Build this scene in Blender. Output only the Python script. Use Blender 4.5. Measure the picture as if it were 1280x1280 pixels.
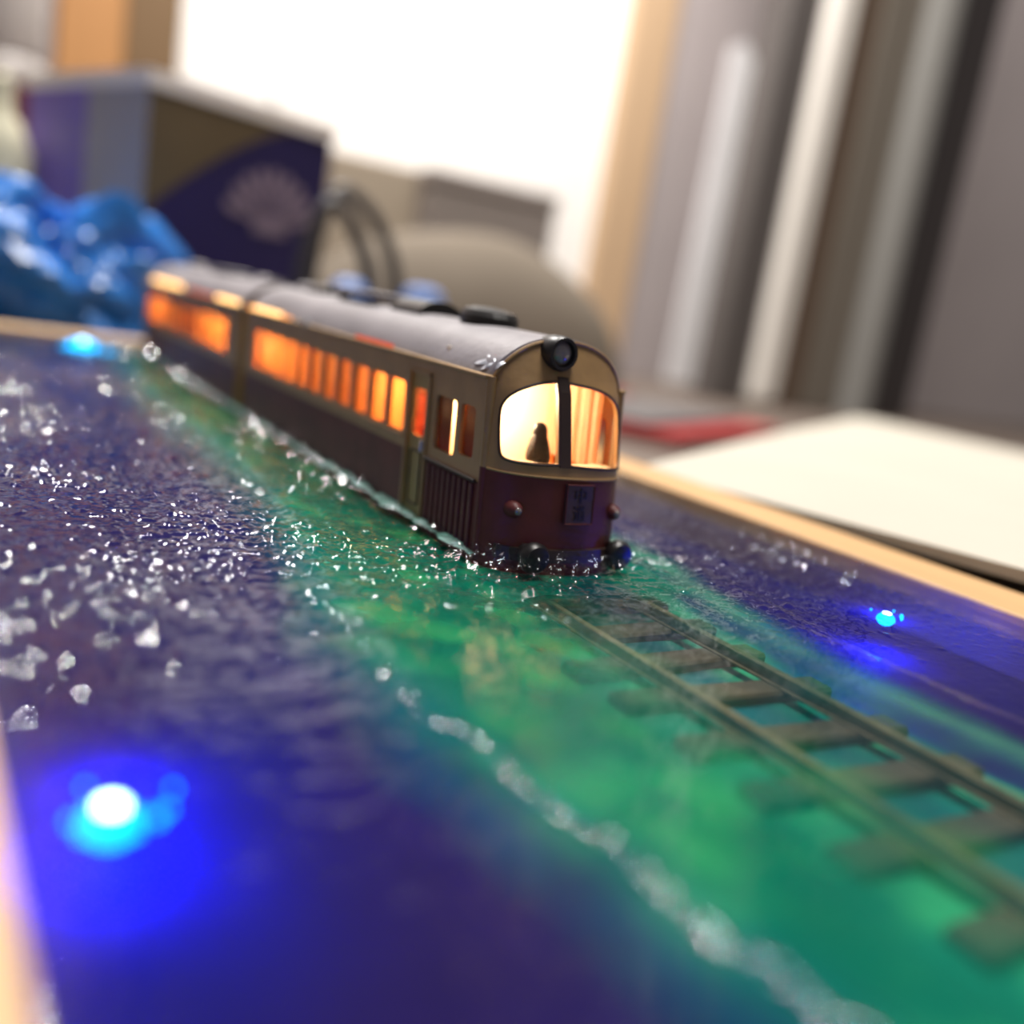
import bpy, bmesh, math, random
import numpy as np
from mathutils import Matrix, Vector
from mathutils.geometry import delaunay_2d_cdt

random.seed(7)
U = 0.1                      # every length below is written in centimetres of the model; 1 cm = 0.1 Blender units
scene = bpy.context.scene
for o in list(bpy.data.objects):
    bpy.data.objects.remove(o)
C = scene.collection

# ------------------------------------------------------------------ camera
cam_d = bpy.data.cameras.new('camera'); cam = bpy.data.objects.new('camera', cam_d); C.objects.link(cam)
RIGHT = Vector((0.84753181, -0.50769554, 0.15470964))
UP = Vector((-0.02444372, 0.25384777, 0.96693527))
BACK = Vector((-0.53018143, -0.82329007, 0.20273409))
m = Matrix.Identity(4)
for i in range(3):
    m[i][0], m[i][1], m[i][2] = RIGHT[i], UP[i], BACK[i]
m[2][3] = 2.7506 * U
cam.matrix_world = m
cam_d.sensor_width = 36; cam_d.sensor_fit = 'HORIZONTAL'; cam_d.lens = 36 * 1200 / 1280
cam_d.clip_start = 0.005; cam_d.clip_end = 100
cam_d.dof.use_dof = True; cam_d.dof.focus_distance = 10.3 * U; cam_d.dof.aperture_fstop = 1.0
cam_d.dof.aperture_blades = 0
scene.camera = cam

# ------------------------------------------------------------------ world, lamps, exposure
world = bpy.data.worlds.new('room_light'); scene.world = world; world.use_nodes = True
world.node_tree.nodes['Background'].inputs[0].default_value = (1.0, 0.94, 0.90, 1)
world.node_tree.nodes['Background'].inputs[1].default_value = 0.16


def area(name, loc, target, sx, sy, power, col):
    d = bpy.data.lights.new(name, 'AREA'); d.shape = 'RECTANGLE'; d.size = sx * U; d.size_y = sy * U
    d.energy = power; d.color = col
    o = bpy.data.objects.new(name, d); C.objects.link(o)
    o.location = Vector(loc) * U
    o.rotation_euler = (Vector(target) - Vector(loc)).to_track_quat('-Z', 'Y').to_euler()
    return o


area('pendant_lamp', (4, 76, 78), (9, 16, 0), 10, 10, 800, (1.0, 0.96, 0.91))
area('sparkle_light', (34, 62, 112), (9, 12, 0), 10, 10, 800, (1.0, 0.96, 0.91))  # unseen light added for sparkles along the shoal edge and rails
area('overhead_fill', (24, 22, 150), (58, 76, 5), 50, 50, 2900, (1.0, 0.95, 0.89))  # unseen fill, aimed to brighten the upright surfaces at the back
area('wall_fill', (40, 62, 44), (40, 90, 28), 40, 8, 110, (1.0, 0.97, 0.93))  # unseen light added to brighten the white wall
vs = scene.view_settings
vs.view_transform = 'Standard'; vs.look = 'None'; vs.gamma = 1.0; vs.use_curve_mapping = False; vs.exposure = 0.0


# ------------------------------------------------------------------ materials
def lin(c):
    c = c / 255.0
    return c / 12.92 if c <= 0.04045 else ((c + 0.055) / 1.055) ** 2.4


def rgb(r, g, b):
    return (lin(r), lin(g), lin(b), 1.0)


def new_mat(name):
    mt = bpy.data.materials.new(name); mt.use_nodes = True
    nt = mt.node_tree; nt.nodes.clear()
    return mt, nt, nt.nodes.new('ShaderNodeOutputMaterial')


def paint(name, col, rough=0.5, var=0.12, scale=6.0, bump=0.0, bscale=60.0, metal=0.0, spec=0.5, col2=None, stretch=None):
    """Principled surface with a little procedural tone variation and relief."""
    mt, nt, out = new_mat(name)
    p = nt.nodes.new('ShaderNodeBsdfPrincipled')
    tc = nt.nodes.new('ShaderNodeTexCoord')
    src = tc.outputs['Object']
    if stretch:
        mp = nt.nodes.new('ShaderNodeMapping'); mp.inputs['Scale'].default_value = stretch
        nt.links.new(src, mp.inputs[0]); src = mp.outputs[0]
    n = nt.nodes.new('ShaderNodeTexNoise'); n.inputs['Scale'].default_value = scale; n.inputs['Detail'].default_value = 4
    nt.links.new(src, n.inputs['Vector'])
    r = nt.nodes.new('ShaderNodeValToRGB')
    r.color_ramp.elements[0].position = 0.3; r.color_ramp.elements[1].position = 0.7
    if col2 is None:
        r.color_ramp.elements[0].color = tuple(c * (1 - var) for c in col[:3]) + (1,)
        r.color_ramp.elements[1].color = tuple(min(1, c * (1 + var)) for c in col[:3]) + (1,)
    else:
        r.color_ramp.elements[0].color = col; r.color_ramp.elements[1].color = col2
    nt.links.new(n.outputs['Fac'], r.inputs[0]); nt.links.new(r.outputs[0], p.inputs['Base Color'])
    p.inputs['Roughness'].default_value = rough; p.inputs['Metallic'].default_value = metal
    p.inputs['Specular IOR Level'].default_value = spec
    if bump:
        n2 = nt.nodes.new('ShaderNodeTexNoise'); n2.inputs['Scale'].default_value = bscale; n2.inputs['Detail'].default_value = 3
        nt.links.new(src, n2.inputs['Vector'])
        b = nt.nodes.new('ShaderNodeBump'); b.inputs['Strength'].default_value = bump; b.inputs['Distance'].default_value = 0.004
        nt.links.new(n2.outputs['Fac'], b.inputs['Height']); nt.links.new(b.outputs[0], p.inputs['Normal'])
    nt.links.new(p.outputs[0], out.inputs[0])
    return mt


def glow(name, col, strength):
    mt, nt, out = new_mat(name)
    e = nt.nodes.new('ShaderNodeEmission'); e.inputs[0].default_value = col; e.inputs[1].default_value = strength
    nt.links.new(e.outputs[0], out.inputs[0])
    return mt


def clear(name, tint, rough=0.03, ior=1.45, bump=0.0, bscale=60.0, extra=None):
    """Thin clear sheet: see-through body tinted by the sheet, Fresnel-weighted gloss on top."""
    mt, nt, out = new_mat(name)
    t = nt.nodes.new('ShaderNodeBsdfTransparent'); t.inputs[0].default_value = tint
    g = nt.nodes.new('ShaderNodeBsdfGlossy'); g.inputs['Roughness'].default_value = rough
    f = nt.nodes.new('ShaderNodeFresnel'); f.inputs[0].default_value = ior
    mx = nt.nodes.new('ShaderNodeMixShader')
    if bump:
        tc = nt.nodes.new('ShaderNodeTexCoord')
        mp = nt.nodes.new('ShaderNodeMapping'); mp.inputs['Scale'].default_value = (0.6, 1.3, 1)
        nt.links.new(tc.outputs['Object'], mp.inputs[0])
        n2 = nt.nodes.new('ShaderNodeTexNoise'); n2.inputs['Scale'].default_value = bscale; n2.inputs['Detail'].default_value = 3
        nt.links.new(mp.outputs[0], n2.inputs['Vector'])
        b = nt.nodes.new('ShaderNodeBump'); b.inputs['Strength'].default_value = bump; b.inputs['Distance'].default_value = 0.0008
        nt.links.new(n2.outputs['Fac'], b.inputs['Height'])
        nt.links.new(b.outputs[0], g.inputs['Normal']); nt.links.new(b.outputs[0], f.inputs['Normal'])
    ge = nt.nodes.new('ShaderNodeNewGeometry'); sb = nt.nodes.new('ShaderNodeMath'); sb.operation = 'SUBTRACT'; sb.inputs[0].default_value = 1.0
    ml = nt.nodes.new('ShaderNodeMath'); ml.operation = 'MULTIPLY'
    nt.links.new(ge.outputs['Backfacing'], sb.inputs[1]); nt.links.new(sb.outputs[0], ml.inputs[0]); nt.links.new(f.outputs[0], ml.inputs[1])
    nt.links.new(ml.outputs[0], mx.inputs[0]); nt.links.new(t.outputs[0], mx.inputs[1]); nt.links.new(g.outputs[0], mx.inputs[2])
    nt.links.new(mx.outputs[0], out.inputs[0])
    return mt


def translucent(name, col, k=0.65):
    mt, nt, out = new_mat(name)
    d = nt.nodes.new('ShaderNodeBsdfDiffuse'); t = nt.nodes.new('ShaderNodeBsdfTranslucent'); mx = nt.nodes.new('ShaderNodeMixShader')
    n = nt.nodes.new('ShaderNodeTexNoise'); n.inputs['Scale'].default_value = 25
    tc = nt.nodes.new('ShaderNodeTexCoord'); nt.links.new(tc.outputs['Object'], n.inputs['Vector'])
    rp = nt.nodes.new('ShaderNodeValToRGB'); rp.color_ramp.elements[0].color = tuple(c * .8 for c in col[:3]) + (1,); rp.color_ramp.elements[1].color = col
    nt.links.new(n.outputs['Fac'], rp.inputs[0]); nt.links.new(rp.outputs[0], d.inputs[0]); nt.links.new(rp.outputs[0], t.inputs[0])
    mx.inputs[0].default_value = k
    nt.links.new(d.outputs[0], mx.inputs[1]); nt.links.new(t.outputs[0], mx.inputs[2]); nt.links.new(mx.outputs[0], out.inputs[0])
    return mt


M = {
    'sheer': translucent('sheer_amber_blind', (1.0, 0.62, 0.25, 1)),
    'peach': translucent('sheer_peach_curtain', (1.0, 0.72, 0.50, 1)),
    'maroon': paint('maroon_paint', rgb(92, 40, 40), 0.5, 0.2, 20, 0.15, 90, spec=0.3),
    'cream': paint('cream_paint', rgb(150, 118, 76), 0.45, 0.14, 25, 0.12, 90),
    'door': paint('ochre_door_paint', rgb(148, 124, 70), 0.45, 0.12, 25, 0.1, 90),
    'roof': paint('grey_roof_paint', rgb(128, 123, 128), 0.5, 0.16, 14, 0.2, 110),
    'black': paint('black_plastic', rgb(26, 23, 24), 0.38, 0.25, 20),
    'darkbrown': paint('dark_brown_plastic', rgb(52, 34, 26), 0.5, 0.25, 15),
    'silver': paint('dabbed_silver_paint', rgb(190, 195, 205), 0.35, 0.2, 40, 0.9, 70, metal=0.5),
    'lens': paint('grey_lamp_lens', rgb(120, 112, 110), 0.12, 0.2, 40, spec=0.9),
    'lining': paint('tan_interior_lining', rgb(226, 150, 70), 0.7, 0.18, 9),
    'cablining': paint('pale_cab_lining', rgb(252, 230, 200), 0.7, 0.12, 9),
    'seat': paint('rust_seat_plush', rgb(150, 66, 30), 0.8, 0.25, 20),
    'curtain': paint('amber_curtain', rgb(214, 120, 48), 0.8, 0.2, 20),
    'figure': paint('charcoal_figure', rgb(18, 15, 14), 0.6, 0.3, 60, 0.8, 120),
    'plate': paint('brown_sign_plate', rgb(66, 44, 46), 0.4, 0.1, 30),
    'platetext': paint('black_plate_lettering', rgb(22, 14, 16), 0.5, 0.05, 30),
    'wood': paint('pale_basswood', rgb(188, 150, 104), 0.55, 0.10, 3.0, 0.25, 30, stretch=(6, 0.5, 6)),
    'wood2': paint('pale_basswood_end', rgb(190, 156, 114), 0.55, 0.10, 3.0, 0.25, 30, stretch=(0.5, 6, 6)),
    'sleeper': paint('weathered_brown_sleeper', rgb(72, 60, 36), 0.8, 0.3, 18, 0.6, 80),
    'rail': paint('rusty_brown_rail', rgb(104, 88, 56), 0.5, 0.25, 25, 0.4, 80, metal=0.2),
    'amber': glow('amber_light_leak', (1.0, 0.34, 0.08, 1), 2.2),  # this and the next two: glow of leaking light, no lamp
    'amberhot': glow('bright_light_leak', (1.0, 0.55, 0.20, 1), 3.6),
    'ambered': glow('red_light_leak', (0.8, 0.10, 0.04, 1), 0.9),
    'bulb': glow('warm_bulb', (1.0, 0.72, 0.38, 1), 24),
    'ledhot': glow('blue_led_chip', (0.45, 0.75, 1.0, 1), 14),
    'ledlens': glow('blue_led_lens', (0.0, 0.45, 1.0, 1), 3.6),
    'pane': clear('car_window_pane', (0.96, 0.88, 0.74, 1), 0.05, 1.35),
    'windscreen': clear('windscreen_pane', (0.97, 0.95, 0.92, 1), 0.04, 1.3),
    'ledclear': paint('led_epoxy', rgb(200, 215, 240), 0.2, 0.05, 20),
    'table': paint('grey_brown_table', rgb(96, 84, 76), 0.6, 0.1, 2.0),
    'whitewall': paint('white_wall_paint', rgb(244, 240, 236), 0.8, 0.02, 1.0),
    'greywall': paint('grey_wall_paint', rgb(172, 162, 162), 0.8, 0.05, 0.6),
    'beige': paint('beige_timber', rgb(190, 160, 128), 0.7, 0.06, 1.0, stretch=(4, 4, 0.4)),
    'lightbrown': paint('light_brown_board', rgb(176, 126, 76), 0.6, 0.07, 1.0, stretch=(4, 4, 0.4)),
    'midbrown': paint('brown_board', rgb(110, 84, 54), 0.6, 0.07, 1.0, stretch=(4, 4, 0.4)),
    'seam': paint('pale_grey_seam', rgb(190, 186, 184), 0.8, 0.05, 1.0),
    'anthracite': paint('anthracite_profile', rgb(80, 74, 72), 0.5, 0.08, 1.0, stretch=(4, 4, 0.3)),
    'alu': paint('bright_aluminium', rgb(228, 222, 214), 0.35, 0.06, 1.0, stretch=(4, 4, 0.3)),
    'bronze': paint('brown_profile', rgb(94, 76, 62), 0.5, 0.08, 1.0, stretch=(4, 4, 0.3)),
    'taupe': paint('taupe_profile', rgb(112, 104, 94), 0.5, 0.08, 1.0, stretch=(4, 4, 0.3)),
    'steel': paint('brushed_steel', rgb(134, 132, 128), 0.4, 0.08, 1.0, stretch=(4, 4, 0.3)),
    'gasket': paint('black_gasket', rgb(52, 46, 46), 0.5, 0.08, 1.0, stretch=(4, 4, 0.3)),
    'card': paint('light_patch_card', rgb(250, 248, 250), 0.8, 0.04, 1.0),  # white of the light patch on the grey wall
    'shadow_block': paint('beige_shadow_block', rgb(164, 150, 132), 0.8, 0.05, 1.0),  # tone of the shaded lower part of the wall
    'shadow_and_band_grey': paint('grey_shadow_block', rgb(128, 118, 112), 0.8, 0.05, 1.0),  # tone of a shadow on the wall; also colours the can band
    'dome': paint('grey_felt', rgb(104, 94, 82), 0.9, 0.08, 1.0),
    'navy': paint('navy_card', rgb(38, 28, 82), 0.45, 0.1, 2.0),
    'gold': paint('dull_gold_card', rgb(104, 88, 62), 0.45, 0.15, 2.0),
    'violet': paint('violet_card', rgb(128, 108, 196), 0.5, 0.15, 1.5),
    'palegrey': paint('pale_grey_card', rgb(168, 162, 164), 0.5, 0.08, 1.5),
    'lid': paint('white_card_lid', rgb(250, 242, 232), 0.6, 0.04, 1.5),
    'emblem': paint('mauve_print', rgb(142, 124, 140), 0.5, 0.1, 3.0),
    'bluefilm': paint('blue_plastic_film', rgb(44, 122, 208), 0.28, 0.35, 5.0, 0.3, 30, spec=0.7),
    'maroonbox': paint('maroon_lacquer', rgb(112, 44, 48), 0.5, 0.1, 2.0),
    'ivory': paint('ivory_plastic', rgb(206, 200, 170), 0.5, 0.06, 2.0),
    'whitegrey': paint('white_grey_plastic', rgb(176, 168, 164), 0.5, 0.1, 2.0),
    'cable': paint('black_cable', rgb(62, 58, 60), 0.45, 0.1, 5.0),
    'bluecap': paint('pale_blue_plastic', rgb(110, 140, 200), 0.35, 0.15, 5.0),
    'red': paint('red_plastic', rgb(150, 44, 44), 0.45, 0.12, 3.0),
    'slate': paint('slate_grey_rubber', rgb(92, 88, 88), 0.6, 0.1, 3.0),
    'pad': paint('cream_white_pad', rgb(178, 172, 160), 0.85, 0.03, 2.0, 0.2, 20),
    'foam': paint('pale_foam', rgb(84, 146, 126), 0.45, 0.25, 20, 0.5, 60),
}

# ------------------------------------------------------------------ mesh helpers
WPOS = {}


def obj(name, vf, mat, parent=None, smooth=False, origin=None):
    """Link ONE mesh object from (verts, faces) given in world centimetres."""
    v, f = vf
    v = np.asarray(v, dtype=float)
    if origin is None:
        lo, hi = v.min(0), v.max(0)
        origin = np.array([(lo[0] + hi[0]) / 2, (lo[1] + hi[1]) / 2, lo[2]])
    origin = np.asarray(origin, dtype=float)
    me = bpy.data.meshes.new(name)
    me.from_pydata(((v - origin) * U).tolist(), [], f)
    me.update()
    if smooth:
        me.polygons.foreach_set('use_smooth', [True] * len(me.polygons))
        if len(me.polygons) < 20000: me.set_sharp_from_angle(angle=math.radians(42))
    me.materials.append(M[mat] if isinstance(mat, str) else mat)
    o = bpy.data.objects.new(name, me); C.objects.link(o)
    po = WPOS[parent.name] if parent else np.zeros(3)
    o.location = ((origin - po) * U).tolist()
    o.parent = parent
    WPOS[o.name] = origin
    return o


def thing(name, label, cat, loc, group=None):
    o = bpy.data.objects.new(name, None); C.objects.link(o)
    o.empty_display_size = 0.05
    o.location = (np.asarray(loc, dtype=float) * U).tolist()
    WPOS[o.name] = np.asarray(loc, dtype=float)
    tag(o, label, cat, group)
    return o


def tag(o, label=None, cat=None, group=None, kind=None):
    if label: o['label'] = label
    if cat: o['category'] = cat
    if group: o['group'] = group
    if kind: o['kind'] = kind
    return o


def joinvf(*parts):
    V, F, n = [], [], 0
    for v, f in parts:
        V.extend([tuple(p) for p in v]); F.extend([tuple(i + n for i in q) for q in f]); n += len(v)
    return V, F


def bm_out(bm):
    bm.verts.index_update()
    v = [tuple(x.co) for x in bm.verts]; f = [tuple(l.index for l in p.verts) for p in bm.faces]
    bm.free()
    return v, f


def box(x0, x1, y0, y1, z0, z1, bev=0.0, seg=2):
    bm = bmesh.new()
    bmesh.ops.create_cube(bm, size=1)
    for q in bm.verts:
        q.co = ((x0 + x1) / 2 + q.co.x * (x1 - x0), (y0 + y1) / 2 + q.co.y * (y1 - y0), (z0 + z1) / 2 + q.co.z * (z1 - z0))
    if bev:
        bmesh.ops.bevel(bm, geom=bm.edges[:], offset=bev, segments=seg, profile=0.5, affect='EDGES')
    return bm_out(bm)


def xform(vf, mtx):
    return [tuple(mtx @ Vector(p)) for p in vf[0]], vf[1]


def rotz_about(vf, ang, cx, cy):
    c, s = math.cos(ang), math.sin(ang)
    return [(cx + (x - cx) * c - (y - cy) * s, cy + (x - cx) * s + (y - cy) * c, z) for x, y, z in vf[0]], vf[1]


def tube(path, r, n=8, closed=False):
    P = [Vector(p) for p in path]; V, F = [], []
    k = len(P)
    for i, p in enumerate(P):
        a = P[i - 1] if i or closed else p
        b = P[(i + 1) % k] if i < k - 1 or closed else p
        t = (b - a).normalized()
        u = t.cross(Vector((0, 0, 1)))
        if u.length < 1e-3: u = t.cross(Vector((1, 0, 0)))
        u.normalize(); w = t.cross(u)
        rr = r[i] if hasattr(r, '__len__') else r
        for j in range(n):
            an = 2 * math.pi * j / n
            V.append(tuple(p + u * (rr * math.cos(an)) + w * (rr * math.sin(an))))
    for i in range(k if closed else k - 1):
        for j in range(n):
            a, b = i * n + j, i * n + (j + 1) % n
            c, d = ((i + 1) % k) * n + (j + 1) % n, ((i + 1) % k) * n + j
            F.append((a, b, c, d))
    if not closed:
        F.append(tuple(range(n - 1, -1, -1))); F.append(tuple((k - 1) * n + j for j in range(n)))
    return V, F


def lathe(profile, centre, axis='z', n=24):
    """profile: list of (radius, height) along axis."""
    V, F = [], []
    cx, cy, cz = centre
    for r, h in profile:
        for j in range(n):
            a = 2 * math.pi * j / n
            p, q = r * math.cos(a), r * math.sin(a)
            V.append({'z': (cx + p, cy + q, cz + h), 'y': (cx + p, cy + h, cz + q), 'x': (cx + h, cy + p, cz + q)}[axis])
    k = len(profile)
    for i in range(k - 1):
        for j in range(n):
            F.append((i * n + j, i * n + (j + 1) % n, (i + 1) * n + (j + 1) % n, (i + 1) * n + j))
    F.append(tuple(range(n - 1, -1, -1))); F.append(tuple((k - 1) * n + j for j in range(n)))
    return V, F


def inside(p, poly):
    x, y = p; c = False; n = len(poly)
    for i in range(n):
        x1, y1 = poly[i]; x2, y2 = poly[(i + 1) % n]
        if (y1 > y) != (y2 > y) and x < (x2 - x1) * (y - y1) / (y2 - y1) + x1:
            c = not c
    return c


def dense(poly, step):
    out = []
    for i in range(len(poly)):
        a, b = Vector(poly[i]), Vector(poly[(i + 1) % len(poly)])
        k = max(1, int(math.ceil((b - a).length / step)))
        for j in range(k):
            out.append(tuple(a + (b - a) * (j / k)))
    return out


def plate(outline, holes, front, back, step=0.5, grid=0.0):
    """Flat sheet with real openings: 2-D outline and holes, mapped to 3-D by front()/back()."""
    loops = [dense(outline, step)] + [dense(h, step) for h in holes]
    pts, edges = [], []
    for lp in loops:
        n0 = len(pts); pts += [Vector(p) for p in lp]
        edges += [(n0 + i, n0 + (i + 1) % len(lp)) for i in range(len(lp))]
    if grid:
        xs = [p[0] for p in outline]; zs = [p[1] for p in outline]
        a = min(xs) + grid / 2
        while a < max(xs):
            b = min(zs) + grid / 2
            while b < max(zs):
                if inside((a, b), outline) and not any(inside((a, b), h) for h in holes):
                    pts.append(Vector((a, b)))
                b += grid
            a += grid
    vo, eo, fo, *_ = delaunay_2d_cdt(pts, edges, [], 0, 1e-6)
    tri = []
    for f in fo:
        cx = sum(vo[i].x for i in f) / 3; cy = sum(vo[i].y for i in f) / 3
        if inside((cx, cy), outline) and not any(inside((cx, cy), h) for h in holes):
            tri.append(tuple(f))
    n = len(vo)
    V = [front(p.x, p.y) for p in vo] + [back(p.x, p.y) for p in vo]
    F = list(tri) + [tuple(i + n for i in reversed(t)) for t in tri]
    cnt = {}
    for t in tri:
        for i in range(3):
            cnt[(t[i], t[(i + 1) % 3])] = 1
    for a, b in cnt:
        if (b, a) not in cnt:
            F.append((b, a, a + n, b + n))
    return V, F


def prism_xz(poly, y0, y1):
    n = len(poly)
    V = [(x, y0, z) for x, z in poly] + [(x, y1, z) for x, z in poly]
    F = [tuple(range(n)), tuple(range(2 * n - 1, n - 1, -1))]
    F += [(i, i + n, (i + 1) % n + n, (i + 1) % n) for i in range(n)]
    return V, F


def roundrect(x0, x1, z0, z1, r, n=4):
    out = []
    for cx, cz, a0 in ((x1 - r, z1 - r, 0), (x0 + r, z1 - r, 90), (x0 + r, z0 + r, 180), (x1 - r, z0 + r, 270)):
        for i in range(n + 1):
            a = math.radians(a0 + 90 * i / n)
            out.append((cx + r * math.cos(a), cz + r * math.sin(a)))
    return out


# gradient noise in numpy
_rng = np.random.RandomState(3)
_perm = _rng.permutation(512)
_gx = np.cos(_rng.rand(512) * 6.2832); _gy = np.sin(_rng.rand(512) * 6.2832)


def perlin(x, y):
    xi = np.floor(x).astype(int); yi = np.floor(y).astype(int)
    xf = x - xi; yf = y - yi
    u = xf * xf * xf * (xf * (xf * 6 - 15) + 10); v = yf * yf * yf * (yf * (yf * 6 - 15) + 10)

    def g(a, b, dx, dy):
        h = _perm[(_perm[a % 512] + b) % 512]
        return _gx[h] * dx + _gy[h] * dy
    n00 = g(xi, yi, xf, yf); n10 = g(xi + 1, yi, xf - 1, yf)
    n01 = g(xi, yi + 1, xf, yf - 1); n11 = g(xi + 1, yi + 1, xf - 1, yf - 1)
    return (n00 * (1 - u) + n10 * u) * (1 - v) + (n01 * (1 - u) + n11 * u) * v


def sstep(a, b, x):
    t = np.clip((x - a) / (b - a), 0, 1)
    return t * t * (3 - 2 * t)


# ------------------------------------------------------------------ the setting
TABLE = -2.5
o = obj('table_top', box(-40, 180, -20, 96, TABLE - 2, TABLE, 0.2), 'table'); tag(o, 'grey-brown table top under the wooden tray', kind='structure')
o = obj('wall_back', box(17.9, 62.3, 90, 93, TABLE, 38), 'whitewall'); tag(o, 'bright white wall behind the box', kind='structure')
o2 = obj('seam', box(26.0, 26.7, 89.9, 90.05, TABLE, 38), 'seam', o)
o = obj('wall_right', box(68.2, 200, 90, 93, TABLE, 80), 'greywall'); tag(o, 'grey wall behind the metal door frame', kind='structure')
o = obj('trim_1', box(62.3, 68.2, 88.6, 92, TABLE, 80, 0.3), 'beige'); tag(o, 'beige timber post between white and grey wall', kind='structure')
o = obj('trim_2', box(8.6, 13.5, 88.5, 92, TABLE, 80, 0.3), 'lightbrown'); tag(o, 'light brown upright board beside the white wall', kind='structure')
o = obj('trim_3', box(13.5, 17.9, 89.0, 92, TABLE, 80, 0.2), 'midbrown'); tag(o, 'darker brown upright board next to the white wall', kind='structure')
o = obj('wall_left', box(-60, 8.6, 90, 93, TABLE, 80), 'greywall'); tag(o, 'grey wall left of the brown boards', kind='structure')

door = bpy.data.objects.new('door_1', None); C.objects.link(door); WPOS['door_1'] = np.array([79, 70, TABLE]); door.location = (7.9, 7.0, TABLE * U)
tag(door, 'tall metal door frame of grey, white and brown strips', kind='structure')
obj('outer_profile', box(65.2, 69.4, 69.2, 72.5, TABLE, 80, 0.3), 'anthracite', door)
obj('bright_edge', box(69.4, 73.2, 68.2, 72.5, TABLE, 80, 1.0, 4), 'alu', door)
obj('brown_profile', box(73.2, 77.2, 69.4, 72.5, TABLE, 80, 0.2), 'bronze', door)
obj('taupe_profile', box(77.2, 82.6, 69.0, 72.5, TABLE, 80, 0.3), 'taupe', door)
obj('steel_rail', tube([(85.0, 69.6, TABLE), (85.0, 69.6, 80)], 2.4, 20), 'steel', door, True)
obj('gasket', box(87.4, 94.2, 68.8, 72.5, TABLE, 80, 0.4), 'gasket', door)

# ------------------------------------------------------------------ wooden tray
X0, X1, Y0, Y1 = 0.41, 11.42, 0.5, 30.6      # inside of the tray
FT = 0.13                                     # top of the rim above the water line
tray = thing('wooden_tray', 'shallow pale wooden tray holding the resin sea', 'tray', (6, 15, TABLE))
obj('rim_rail', box(X0 - 1.3, X0, Y0 - 1.3, Y1 + 1.3, TABLE, FT, 0.04), 'wood', tray)
obj('rim_rail', box(X1, X1 + 1.28, Y0 - 1.3, Y1 + 1.3, TABLE, FT, 0.04), 'wood', tray)
obj('rim_rail', box(X0, X1, Y1, Y1 + 1.3, TABLE, FT, 0.04), 'wood2', tray)
obj('rim_rail', box(X0, X1, Y0 - 1.3, Y0, TABLE, FT, 0.04), 'wood2', tray)
obj('base_board', box(X0, X1, Y0, Y1, TABLE, TABLE + 0.5), 'wood', tray)

# shoal outline (x of its two edges along the tray), in cm
SY = [0, 2.3, 2.7, 3.25, 3.7, 4.3, 4.9, 5.5, 6.9, 7.9, 9.2, 12.6, 16, 21.7, 28, 31]
SL = [3.6, 3.5, 3.42, 3.33, 3.27, 3.17, 3.14, 2.98, 3.09, 3.03, 3.45, 3.95, 4.0, 4.1, 4.5, 4.6]
RY = [0, 4.0, 5.3, 6.1, 7.6, 9.2, 12, 31]
RX = [8.3, 8.15, 7.95, 7.95, 8.2, 8.6, 8.7, 8.6]
TC = 6.55                                     # middle of the track


def shoal_mask(x, y, soft=0.35, grow=0.0):
    wob = 0.16 * perlin(x * 0.9 + 3.1, y * 0.9) + 0.07 * perlin(x * 2.7, y * 2.7 + 9)
    l = np.interp(y, SY, SL) - grow; r = np.interp(y, RY, RX) + grow
    return sstep(-soft, soft, x - l + wob) * sstep(-soft, soft, r - x + wob)


def grid_mesh(xs, ys, zfun):
    gx, gy = np.meshgrid(xs, ys)
    gz = zfun(gx, gy)
    v = np.stack([gx.ravel(), gy.ravel(), gz.ravel()], 1)
    nx, ny = len(xs), len(ys)
    i = np.arange((ny - 1) * (nx - 1)); r = i // (nx - 1); c = i % (nx - 1); a = r * nx + c
    f = np.stack([a, a + 1, a + nx + 1, a + nx], 1)
    return v, f.tolist(), gx.ravel(), gy.ravel()


# the painted bed under the resin
def bed_z(x, y):
    s = shoal_mask(x, y, 0.5)
    return -0.62 + 0.14 * s + 0.03 * perlin(x * 1.4, y * 1.4)


bv, bf, bx, by = grid_mesh(np.linspace(X0 + 0.002, X1 - 0.002, 150), np.linspace(Y0 + 0.002, Y1 - 0.002, 330), bed_z)
s = shoal_mask(bx, by, 0.28)
n1 = perlin(bx * 0.55 + 7, by * 0.45); n2 = perlin(bx * 1.5, by * 1.3 + 5); n3 = perlin(bx * 4, by * 4)
deep = np.array(rgb(42, 28, 84)[:3]); deep2 = np.array(rgb(24, 24, 98)[:3])
em = np.array(rgb(0, 126, 100)[:3]); em2 = np.array(rgb(56, 172, 112)[:3]); teal = np.array(rgb(4, 86, 94)[:3])
pale = np.array(rgb(96, 176, 136)[:3]); aqua = np.array(rgb(0, 90, 128)[:3])
k = sstep(-0.35, 0.35, n1)[:, None]
sea = deep * (1 - k) + deep2 * k
k = sstep(-0.05, 0.5, n2 + 0.5 * n1 + 0.2 * n3)[:, None]
sh = em * (1 - k) + em2 * k
core = (sstep(0.5, 0.9, 1 - np.abs(bx - TC) / 1.5) * sstep(9.5, 8.0, by))[:, None]        # darker teal between the rails
sh = sh * (1 - core) + teal * core
rk = (np.exp(-((bx - np.interp(by, RY, RX) + 0.28) / 0.2) ** 2) * sstep(-0.5, 0.2, n2 + 0.3))[:, None]
sh = sh * (1 - 0.75 * rk) + pale * 0.75 * rk
lk = np.exp(-((bx - np.interp(by, SY, SL) - 0.15) / 0.25) ** 2)[:, None]
sh = sh * (1 - 0.5 * lk) + aqua * 0.5 * lk
colr = sea * (1 - s[:, None]) + sh * s[:, None]
mt, nt, out = new_mat('painted_sea_bed')
p = nt.nodes.new('ShaderNodeBsdfPrincipled'); at = nt.nodes.new('ShaderNodeAttribute'); at.attribute_name = 'pigment'
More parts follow.
